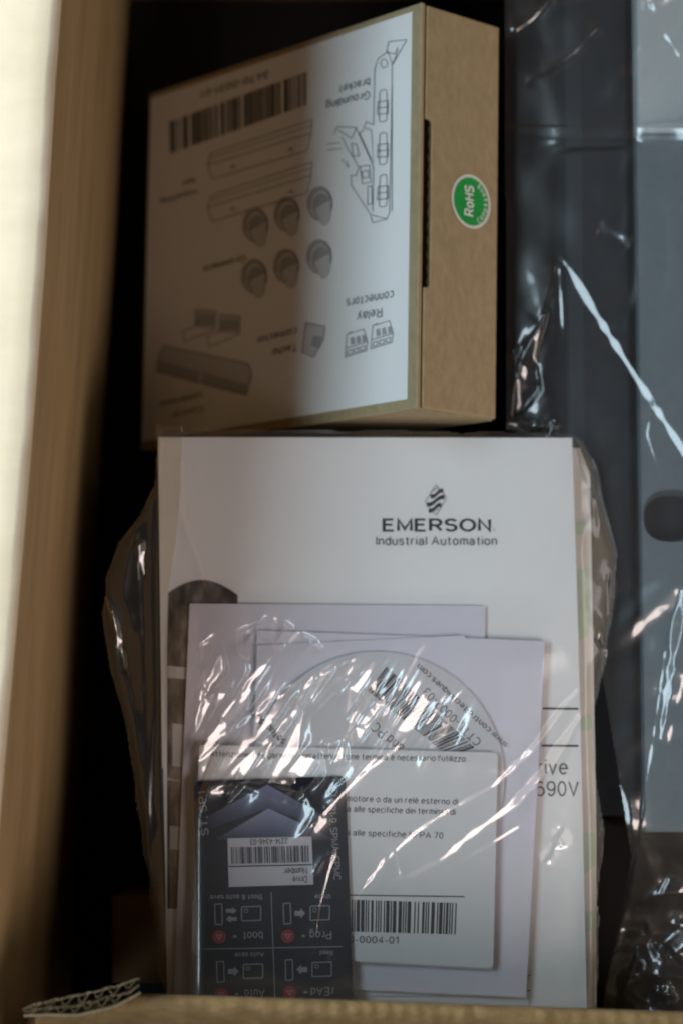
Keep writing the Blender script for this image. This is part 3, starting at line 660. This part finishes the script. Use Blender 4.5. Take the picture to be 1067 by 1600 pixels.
# black card
ck = empty('smart_card', 'glossy black card with blue chevrons and a barcode field, on the leaflet', 'card', tuple(PM.pix(430., 1390., .0076)))
cq = [np.array(p, float) for p in ((303, 1221), (540, 1212), (553, 1590), (313, 1596))]
slab('card_body', PM, rounded(cq, [11, 11, 4, 4]), .0090, .0009, M['cardblk'], ck)
PC = Plane(PM.pix(430., 1390., .0090), PM.n)
def chev(pts_top, pts_bot, ct, cb, h):
    top = np.array(pts_top, float); bo = np.array(pts_bot, float); n = 10; V = []; F = []; C = []
    k = len(top)
    for i in range(n+1):
        t = i/n
        for j in range(k):
            V.append(PC.pix(*(top[j]*(1-t)+bo[j]*t), h)); e = abs(j/(k-1)-.5)*2
            c = np.array(ct)*(1-t)+np.array(cb)*t; C.append(c*(1-e**1.5)+np.array([.012, .013, .02])*e**1.5)
    F = [(i*k+j, (i+1)*k+j, (i+1)*k+j+1, i*k+j+1) for i in range(n) for j in range(k-1)]
    o = mesh_obj('chevron_print', V, F, M['chevron'], ck); at = o.data.color_attributes.new('print', 'FLOAT_COLOR', 'POINT')
    for q, c in zip(at.data, C): q.color = (*c, 1)
xs = np.linspace(0, 1, 15)
ap = lambda x0, xm, x1, y0, ym, y1: [(x0+(xm-x0)*2*t, y0+(ym-y0)*2*t) if t < .5 else (xm+(x1-xm)*(2*t-1), ym+(y1-ym)*(2*t-1)) for t in xs]
chev(ap(320, 418, 512, 1278, 1226, 1278), ap(320, 420, 520, 1298, 1263, 1298), (.20, .22, .34), (.05, .055, .10), H)
chev(ap(336, 420, 524, 1312, 1263, 1312), ap(336, 424, 524, 1313, 1311, 1313), (.24, .26, .37), (.04, .045, .09), H*1.5)
m = MB(); flat(m, PC, [(356, 1310), (487, 1307), (490, 1382), (358, 1386)], H*2); lfld = m.build('label_field', M['cardlabel'], ck)
m = MB(); barcode(m, PC, (482, 1321), (361, 1324), (362, 1350), (483, 1347), H*3, 12, 44); line(m, PC, [(358, 1354), (488, 1351)], 2, H*3)
text(m, PC, '2214-4346-03', (450, 1310), (391, 1312), 7.5, H*3, .01); text(m, PC, 'Number', (480, 1356), (444, 1357), 9, H*3, .006); text(m, PC, 'Drive', (480, 1369), (457, 1370), 9, H*3, .006)
m.build('barcode', M['ink'], lfld)
m = Print('card_print', M['cardprint'], ck); rd = Print('red_key', M['cardred'], ck); h3 = H*2
text(m, PC, 'ST, SP1', (326, 1305), (321, 1236), 10, h3, .006); text(m, PC, 'SP1-9, SPMA, SPMC', (513, 1250), (522, 1375), 10, h3, .006)
line(m, PC, [(509, 1236), (522, 1236), (523, 1228), (527, 1236), (524, 1243), (510, 1243)], 1.4, h3, True); line(m, PC, [(513, 1236), (516, 1226), (520, 1226)], 1.2, h3)
def cell(ox, oy, small, big, arrows, bigw):
    """one printed instruction, read upside down; (ox, oy) is the centre of the drive outline"""
    line(m, PC, rounded([(ox-15, oy-10), (ox+15, oy-11), (ox+15, oy+11), (ox-15, oy+12)], 2), 1.6, h3, True)
    line(m, PC, [(ox+9+3*math.cos(t)-17, oy-4+3*math.sin(t)) for t in np.linspace(0, 6, 8)], 1, h3, True)
    line(m, PC, rounded([(ox-57, oy-14), (ox-46, oy-15), (ox-45, oy+17), (ox-56, oy+18)], 1.5), 1.6, h3, True)
    for (dy, sgn) in arrows:
        cx, cy = ox-31, oy+dy; A = 1.0 if len(arrows) == 1 else .72
        q = [(-9, -4), (1, -4), (1, -8), (9, 0), (1, 8), (1, 4), (-9, 4)]
        flat(m, PC, [(cx+sgn*a*.95, cy+b*A) for a, b in q], h3)
    text(m, PC, small, (ox+17, oy-29), (ox+17-small_w(small), oy-28), 6.5, h3, .012)
    text(m, PC, big, (ox+18, oy+29), (ox+18-bigw, oy+30), 11, h3, .004)
    text(m, PC, '+', (ox-22, oy+33), (ox-29, oy+33), 9, h3, .01)
    flat(rd, PC, [(ox-50+10.5*math.cos(t), oy+37+10.5*math.sin(t)) for t in np.linspace(0, 2*math.pi, 22)[:-1]], h3)
    line(m, PC, [(ox-54, oy+34), (ox-46, oy+34), (ox-50, oy+41)], 1.2, h3*1.5, True)
def small_w(s): return len(s)*5.1
cell(393, 1427, 'Boot & auto save', 'boot', ((-4, 1), (9, -1)), 30)
cell(500, 1426, 'Write', 'Prog', ((1, 1),), 34)
cell(396, 1517, 'Auto save', 'Auto', ((1, 1),), 32)
cell(503, 1514, 'Read', 'rEAd', ((1, -1),), 35)
line(m, PC, [(424, 1394), (431, 1590)], 1.3, h3); line(m, PC, [(320, 1483), (535, 1479)], 1.3, h3)
# a clear bag round all of it
out_poly = [(243, 664), (240, 760), (216, 803), (186, 850), (165, 900), (160, 962), (173, 1050), (198, 1150), (218, 1280), (234, 1400), (254, 1540), (262, 1588),
            (931, 1596), (934, 1450), (942, 1300), (931, 1190), (929, 1110), (945, 1035), (957, 950), (966, 866), (948, 800), (928, 715), (908, 684), (893, 676), (600, 673), (290, 669), (288, 661)]
gx = np.arange(150, 975, 2.0); gy = np.arange(656, 1600, 2.0); X, Y = np.meshgrid(gx, gy)
wxy = 3*vnoise(X/37, Y/37, 40); mask = inside_poly(X+wxy, Y+3*vnoise(X/30, Y/30, 41), out_poly)
# resting height: cover, then the stack of sheets under it
base = PM.pix(X, Y)[..., 2]
step = .0022+.0098*np.clip((X-268)/40, 0, 1)*np.clip((905-X)/130, 0, 1)*np.clip((Y-925)/110, 0, 1)
Z = base+blur(step, 40)
lx = np.clip(248-X, 0, None); rx = np.clip(X-(893+(Y-683)*.026+10), 0, None)
Z -= .00002*lx**1.05+.00012*rx**1.05
edge = seg_dist(X, Y, out_poly+out_poly[:1]); Z -= .005*np.exp(-edge/4.0)
rg = np.zeros(X.shape)
def rd_(pts, h, wd, rnd=1.5, jit=.8):
    global rg
    h = min(h, .14*wd)
    P = interp(pts, max(8, len(pts)*4)); P += np.random.RandomState(int(pts[0][0]+pts[-1][1])).randn(*P.shape)*jit
    rg = rg+ridge(X, Y, P, h, wd, rnd)
SK = np.zeros(X.shape)
for pts, wd, lt, wv in (
    ([(908, 1072), (880, 1100), (830, 1170), (770, 1228), (700, 1266), (650, 1300), (600, 1345), (560, 1398), (540, 1440)], 8, LAMP, .25),
    ([(908, 1112), (852, 1198), (800, 1258), (730, 1308), (690, 1343), (640, 1368), (588, 1380)], 12, LAMP, .22),
    ([(812, 1290), (760, 1322), (700, 1356), (680, 1372)], 5, LAMP, .3),
    ([(612, 1320), (605, 1338), (596, 1365)], 4, WEST, .2), ([(613, 1320), (622, 1350), (628, 1388)], 4, WEST, .2),
    ([(681, 965), (655, 1012), (628, 1070), (600, 1108), (570, 1135)], 12, LAMP, .3),
    ([(668, 985), (636, 1040), (606, 1090)], 5, WEST, .3),
    ([(528, 1318), (514, 1362), (500, 1415), (494, 1460), (500, 1490), (513, 1504), (530, 1494)], 5, LAMP, .1),
    ([(320, 1150), (362, 1093), (402, 1053), (436, 1016), (474, 982)], 8, LAMP, .3),
    ([(306, 1192), (360, 1145), (420, 1095), (480, 1058), (560, 1028)], 8, LAMP, .25),
    ([(560, 1215), (620, 1170), (690, 1110), (740, 1060)], 5, LAMP, .4), ([(450, 1330), (520, 1255), (590, 1180), (640, 1090)], 4, LAMP, .2),
    ([(880, 1292), (868, 1310), (860, 1335), (848, 1348)], 5, WEST, .2),
    ([(308, 1236), (350, 1226), (410, 1240), (470, 1262)], 9, LAMP, .4), ([(470, 1225), (500, 1262), (470, 1318)], 6, LAMP, .3),
    ([(316, 960), (312, 1020), (318, 1090), (306, 1150)], 7, LAMP, .4), ([(345, 965), (372, 1010), (380, 1050)], 7, LAMP, .4),
    ([(244, 690), (240, 900), (243, 1100), (233, 1300), (238, 1400), (258, 1540)], 6, LAMP, .15), ([(215, 820), (222, 960), (228, 1120)], 5, LAMP, .3), ([(300, 700), (318, 722), (322, 752)], 5, LAMP, .4), ([(312, 742), (330, 758), (340, 778)], 6, LAMP, .4), ([(304, 765), (316, 782)], 5, LAMP, .2), ([(500, 692), (512, 700)], 4, LAMP, .1), ([(172, 925), (182, 980), (198, 1040), (210, 1110)], 7, LAMP, .3), ([(206, 805), (190, 860), (170, 900)], 4, LAMP, .2)):
    SK += streak(X, Y, pts, wd, lt, .008, wav=wv)
rd_([(690, 985), (640, 1080), (585, 1180), (520, 1255), (450, 1325), (430, 1350)], 2.4, 14)
rd_([(530, 1330), (500, 1345), (488, 1372)], 1.6, 8)
rd_([(305, 1240), (370, 1225), (440, 1250), (475, 1262)], 3.2, 14); rd_([(440, 1200), (470, 1230), (500, 1280), (470, 1320)], 2.2, 12)
rd_([(845, 770), (800, 850), (755, 920), (720, 1000)], .9, 18); rd_([(930, 790), (890, 900), (850, 1000), (840, 1080)], .9, 20)
rd_([(930, 980), (935, 1005), (942, 1018), (957, 1000), (960, 905), (950, 860)], 5, 10); rd_([(895, 690), (925, 760), (940, 850)], 3, 12)
rd_([(225, 800), (200, 870), (190, 930), (215, 1000)], 5, 14); rd_([(205, 1100), (225, 1220), (240, 1330)], 4, 10)
rd_([(246, 680), (248, 900), (250, 1200), (262, 1500)], 1.6, 9)
rd_([(290, 690), (292, 800), (325, 900), (330, 960)], 1.3, 10)
rd_([(868, 1305), (880, 1325)], 1.8, 6)
rd_([(420, 880), (380, 930), (330, 960)], 1.2, 12); rd_([(640, 1180), (720, 1190), (790, 1205)], 1.6, 12)
for k in range(12):      # short random creases in the busy area
    a = RNG.rand()*.9+.55; cx = RNG.uniform(310, 740); cy = RNG.uniform(985, 1240); L = RNG.uniform(12, 55)
    if cx > 520 and RNG.rand() < .35: continue
    rd_([(cx-L*math.cos(a), cy+L*math.sin(a)), (cx+RNG.randn()*4, cy+RNG.randn()*4), (cx+L*math.cos(a), cy-L*math.sin(a))], RNG.uniform(.5, 1.4), RNG.uniform(4, 7))
Z += rg+SK
cA = np.clip(blob(X, Y, 390, 1120, 105, 130, 4)+.5*blob(X, Y, 600, 1150, 130, 70)+.45*blob(X, Y, 700, 1215, 80, 50)+.6*blob(X, Y, 315, 735, 26, 55)+.6*blob(X, Y, 195, 980, 35, 110)+.5*blob(X, Y, 940, 940, 28, 90), 0, 1)
Z += blur(crumple(X, Y, 40, 60), 1)*cA*.05
# pleats that lean to the lower right, as pulled film gathers
def saw(t, k=.78):
    t = t % 1.0; return np.where(t < k, 1-t/k, (t-k)/(1-k))
fx, fy = facing(450, 1110, .01, LAMP); fm = math.hypot(fx, fy); ux, uy = -fx/fm, -fy/fm     # downhill direction that mirrors the lamp
lw = np.clip((455-X)/70, 0, 1)
def pleat(sv, seed, lo, hi):
    """gathered film: uneven pleats whose broad faces all fall away at the slope that mirrors the lamp"""
    rs = np.random.RandomState(seed); xs_ = [-400.0]; hs = [0.0]
    while xs_[-1] < 2600:
        w_ = rs.uniform(lo, hi); k_ = rs.uniform(.62, .86); top = -hs[-1]*.75+rs.uniform(-.3, .3)*w_*fm*.2
        xs_ += [xs_[-1]+w_*k_, xs_[-1]+w_]; low_ = hs[-1]-w_*k_*fm*rs.uniform(.9, 1.08); hs += [low_, low_+w_*k_*fm*rs.uniform(.8, 1.0)-(hs[-1])*.35]
    return np.interp(sv, xs_, hs)
def rot2(a): return ux*math.cos(a)-uy*math.sin(a), ux*math.sin(a)+uy*math.cos(a)
wp = (2+4*lw)*vnoise(X/70, Y/70, 71)+(6+9*lw)*vnoise(X/150, Y/150, 72)
a1, b1 = rot2(R(6)); a2, b2 = rot2(R(-7)); a3, b3 = rot2(R(2))
q1 = pleat(X*a1+Y*b1+wp+500, 3, 26, 70); q2 = pleat(X*a2+Y*b2+wp+500, 4, 36, 95); q3 = pleat(X*a3+Y*b3-wp+500, 8, 14, 36)
pl = np.maximum(q1+.0016*vnoise(X/70, Y/80, 76), q2); pl = np.maximum(pl, q3-.0018+.0030*vnoise(X/60, Y/65, 77))
mk = np.clip(blob(X, Y, 385, 1110, 92, 135, 6)+blob(X, Y, 520, 1095, 85, 80, 6)+.75*blob(X, Y, 655, 1130, 90, 55, 4)+.9*blob(X, Y, 405, 1200, 105, 50, 4), 0, 1)
mk = mk*np.clip(1.05+1.7*vnoise(X/85, Y/95, 74), .08, 1)
for pp in ([(314, 1010), (345, 985), (356, 1050), (322, 1090)], [(372, 985), (408, 972), (398, 1035), (376, 1025)], [(428, 962), (470, 985), (505, 1012), (440, 1040), (422, 1000)],
           [(318, 1185), (360, 1170), (420, 1168), (505, 1180), (508, 1218), (470, 1238), (400, 1222), (330, 1232)], [(505, 1160), (548, 1150), (542, 1192), (512, 1204)], [(420, 1110), (520, 1040), (545, 1060), (450, 1150)]):
    mk = np.maximum(mk, blur(inside_poly(X, Y, pp).astype(float), 6))
Z += pl*mk
for pp in ([(166, 925), (180, 950), (196, 1010), (206, 1075), (192, 1050), (176, 985)], [(212, 850), (226, 840), (232, 900), (222, 910)], [(934, 985), (944, 1012), (958, 1000), (956, 1012), (940, 1022), (930, 1000)],
           [(920, 735), (932, 770), (940, 830), (932, 825)], [(950, 880), (958, 900), (950, 990), (944, 960)]):
    c_ = np.mean(pp, axis=0); ax, ay = facing(c_[0], c_[1], -.02, LAMP if c_[0] < 500 else WEST)
    dd = np.where(inside_poly(X, Y, pp), seg_dist(X, Y, pp+pp[:1]), 0); Z += (ax*(X-c_[0])+ay*(Y-c_[1])+.0006*vnoise(X/14, Y/20, 95)-(Z-Z[np.unravel_index(np.argmax(dd), dd.shape)])*.8)*np.clip(dd/3, 0, 1)
Z += .0006*vnoise(X/140, Y/170, 81)+.00012*vnoise(X/45, Y/60, 82)
Z = blur(Z, 1)
bag = height_mesh('clear_bag', X, Y, Z, mask, M['film'])
tag(bag, 'creased clear plastic bag stretched over the manual, leaflet, disc and black card', 'plastic bag')

# ================================================================== the device in its own bag
dv = empty('drive_unit', 'large dark grey electric drive unit lying inside clear plastic beside the boxes', 'drive unit', (.16, .02, FT))
def X_(px, z): return float(U(float(px), 800., z)[0])
y0, y1 = float(U(900., 1275., -.03)[1]), yb-.004
def extr(name, prof, ya, yb_, m_, bevel=.0015):
    k = len(prof); A = [(x, ya, z) for x, z in prof]; B = [(x, yb_, z) for x, z in prof]
    mb = MB(); mb.add(A+B, [tuple(range(k)), tuple(range(2*k-1, k-1, -1))]+[(i, i+k, (i+1) % k+k, (i+1) % k) for i in range(k)])
    return mb.build(name, m_, dv, bevel=bevel)
xa = X_(872, -.036); xb = X_(984, -.03); xc = X_(1001, -.012)
seam = float(U(935., 237., -.03)[1])
prof = [(xa-.010, FT+.0005), (xb, FT+.0005), (xb, -.0210), (xa+.012, -.0235), (xa+.004, -.027), (xa, -.036)]
extr('side_housing', prof, y0, seam-.0007, M['dev_dark']); extr('side_housing', prof, seam+.0007, y1, M['dev_dark'])
prof = [(xb+.0003, FT+.0005), (xc, FT+.0005), (xc, -.055), (xb+.0003, -.055)]
extr('seam_channel', prof, y0, y1, M['hole'], 0)
ylt = float(U(1040., 210., -.012)[1]); yge = float(U(1030., 1300., -.012)[1])
prof = [(xc+.0003, FT+.0005), (.292, FT+.0005), (.292, -.012), (xc+.0012, -.012), (xc+.0003, -.0135)]
# lower cover with an oval finger recess cut through its top sheet
xr = [xc+.0003, .292]; ov = [(1050+46*math.copysign(abs(math.cos(t))**.8, math.cos(t)), 806+41*math.copysign(abs(math.sin(t))**.8, math.sin(t))) for t in np.linspace(0, 2*math.pi, 41)[:-1]]
ovw = U(np.array([p[0] for p in ov]), np.array([p[1] for p in ov]), np.full(40, -.012))
bm = bmesh.new()
outer = [bm.verts.new(p) for p in ((xr[0], yge, -.012), (xr[1], yge, -.012), (xr[1], ylt-.0006, -.012), (xr[0], ylt-.0006, -.012))]
inner = [bm.verts.new(p) for p in ovw]; oc = ovw.mean(0); low = [bm.verts.new((oc[0]+(p[0]-oc[0])*.86, oc[1]+(p[1]-oc[1])*.86, -.024)) for p in ovw]
ed = [bm.edges.new((outer[i], outer[(i+1) % 4])) for i in range(4)]+[bm.edges.new((inner[i], inner[(i+1) % 40])) for i in range(40)]
bmesh.ops.triangle_fill(bm, use_beauty=True, edges=ed)
for i in range(40): bm.faces.new((inner[i], inner[(i+1) % 40], low[(i+1) % 40], low[i]))
ob = [bm.verts.new((v_.co.x, v_.co.y, FT+.0005)) for v_ in outer]
for i in range(4): bm.faces.new((outer[i], outer[(i+1) % 4], ob[(i+1) % 4], ob[i]))
bmesh.ops.recalc_face_normals(bm, faces=bm.faces)
me = bpy.data.meshes.new('front_cover'); bm.to_mesh(me); bm.free(); me.materials.append(M['dev_grey'])
fc = bpy.data.objects.new('front_cover', me); COL.objects.link(fc); fc.parent = dv; fc.matrix_parent_inverse = Matrix.Translation(dv.location).inverted()
mesh_obj('finger_recess', [(oc[0]+(p[0]-oc[0])*.87, oc[1]+(p[1]-oc[1])*.87, -.0239) for p in ovw], [tuple(range(40))[::-1]], M['hole'], fc)
extr('top_cover', prof[:2]+[(.292, -.010), (xc+.0012, -.010), (xc+.0003, -.0115)], ylt+.0006, y1, M['dev_light'])
# film over the device
gx = np.arange(778, 1180, 2.0); gy = np.arange(-60, 1620, 2.0); X, Y = np.meshgrid(gx, gy)
t_ = np.clip((X-786+14*vnoise(X/50, Y/70, 93))/110, 0, 1); g_ = np.clip((X-985)/20, 0, 1)
Z = -.0195+.006*t_*t_*(3-2*t_)+.10*MPX*np.clip(X-880, 0, None)
Z = Z-.028*np.clip((Y-1290)/130, 0, 1)*(1-.3*np.clip((X-900)/200, 0, 1))
Z = blur(Z, 30); rg = np.zeros(X.shape)
for pts, wd, lt, wv in (
    ([(868, 400), (884, 412), (930, 490), (990, 585), (1067, 705), (1140, 820)], 12, WEST, .28),
    ([(1066, 915), (1054, 1000), (1042, 1080), (1030, 1160)], 12, WEST, .3), ([(1040, 1010), (1025, 1120), (1008, 1230), (998, 1300)], 5, WEST, .3),
    ([(1003, 1270), (990, 1350), (965, 1450), (938, 1560)], 4, WEST, .2), ([(1012, 1466), (1040, 1482), (1075, 1512), (1110, 1540)], 11, WEST, .3),
    ([(815, 243), (850, 233), (905, 215), (970, 203)], 4, LAMP, .2), ([(822, 130), (850, 116), (900, 80), (940, 36)], 5, LAMP, .3),
    ([(785, 48), (815, 30), (845, 5), (860, -20)], 9, WEST, .2), ([(800, 52), (830, 32), (862, -5)], 7, LAMP, .2),
    ([(1004, 350), (1030, 336), (1067, 332), (1110, 342)], 10, WEST, .4), ([(935, 352), (960, 366), (985, 380)], 12, WEST, .3),
    ([(1036, 52), (1050, 72), (1062, 92)], 6, WEST, .3), ([(1012, 8), (1024, 14)], 6, WEST, .1), ([(868, 410), (862, 450), (845, 500)], 6, LAMP, .2), ([(872, 412), (876, 470), (878, 520)], 4, WEST, .2),
    ([(1005, 1398), (1035, 1394), (1075, 1402)], 5, WEST, .3), ([(1022, 1540), (1034, 1556), (1050, 1548)], 9, WEST, .3), ([(1050, 1270), (1067, 1290), (1090, 1310)], 4, LAMP, .2),
    ([(1060, 1330), (1030, 1400), (1000, 1470), (960, 1580)], 5, WEST, .4), ([(1090, 1350), (1060, 1420), (1040, 1462)], 6, WEST, .4), ([(985, 1505), (1020, 1512), (1060, 1530)], 5, WEST, .3), ([(1060, 1440), (1090, 1480), (1120, 1500)], 9, WEST, .3),
    ([(975, 1545), (1010, 1575), (1060, 1585)], 6, WEST, .3), ([(1020, 620), (1010, 680), (1030, 740)], 4, WEST, .4), ([(1067, 1060), (1045, 1150), (1040, 1230)], 4, LAMP, .3)):
    rg += streak(X, Y, pts, wd, lt, -.02, taper=.12, wav=wv)
rd_([(1005, 1310), (985, 1400), (955, 1500), (935, 1590)], 8, 12)
rd_([(990, 1510), (1030, 1525), (1080, 1530)], 5, 10); rd_([(1030, 1540), (1050, 1560), (1040, 1580)], 6, 10); rd_([(1010, 1400), (1050, 1396), (1090, 1402)], 4, 12)
rd_([(800, 650), (830, 668), (880, 662)], 9, 12); rd_([(788, 560), (820, 540), (850, 505)], 5, 12)
rd_([(950, 1180), (985, 1260), (990, 1340)], 3, 14)
cA = np.clip(blob(X, Y, 825, 590, 40, 110)+.8*blob(X, Y, 1050, 1490, 90, 80)+.5*blob(X, Y, 1010, 1430, 70, 90)+.03+.4*blob(X, Y, 800, 40, 60, 50)+.35*blob(X, Y, 1050, 1000, 60, 160), 0, 1)
Z = Z+rg+blur(crumple(X, Y, 66, 120), 3)*.20*blob(X, Y, 1030, 1460, 110, 130, 4)+blur(crumple(X, Y, 46, 90), 4)*cA*.13*np.clip(seg_dist(X, Y, [(872, 402), (1140, 820)])/40-.15, .05, 1)+.0007*vnoise(X/110, Y/170, 91)+(.0011*np.sin((X*.5+Y*.86+26*vnoise(X/120, Y/120, 97))/13.0)*np.clip(vnoise(X/95, Y/120, 98)*2.2, 0, 1)+.0008*vnoise(X/24, Y/60, 99)*np.clip(.3+vnoise(X/140, Y/160, 96), 0, 1))*np.clip((X-930)/60, 0, 1)*np.clip(seg_dist(X, Y, [(872, 402), (1140, 820)])/40-.3, 0, 1)+.0002*vnoise(X/35, Y/50, 92)
wx_, wy_ = facing(1035, 208, -.01, WEST)
Z = Z+(wx_*np.clip(X-994, 0, None)+wy_*(Y-208))*np.clip((Y-196)/2, 0, 1)*np.clip((224+(X-1000)*.05-Y)/4, 0, 1)
for pp, lt in (([(858, 480), (838, 555), (846, 610), (818, 646), (801, 652), (808, 560), (828, 525)], LAMP), ([(782, 655), (866, 656), (852, 682), (776, 686)], LAMP),
               ([(1012, 1466), (1040, 1474), (1090, 1510), (1090, 1524), (1040, 1496)], WEST), ([(1020, 1536), (1046, 1532), (1052, 1556), (1034, 1562)], WEST)):
    c_ = np.mean(pp, axis=0); ax, ay = facing(c_[0], c_[1], -.03, lt)
    dd = np.where(inside_poly(X, Y, pp), seg_dist(X, Y, pp+pp[:1]), 0); Z = Z+(ax*(X-c_[0])+ay*(Y-c_[1])+.0006*vnoise(X/14, Y/20, 95))*np.clip(dd/3, 0, 1)
Z = blur(Z, 1)
mask = inside_poly(X, Y, [(786, -50), (1175, -50), (1175, 1610), (935, 1610), (945, 1540), (965, 1450), (985, 1340), (960, 1180), (930, 1000), (900, 800), (860, 690), (790, 672)])
bag2 = height_mesh('device_bag', X, Y, Z, mask, M['film2'])
tag(bag2, 'loose shiny clear plastic wrapping over the dark grey drive unit', 'plastic wrapping')
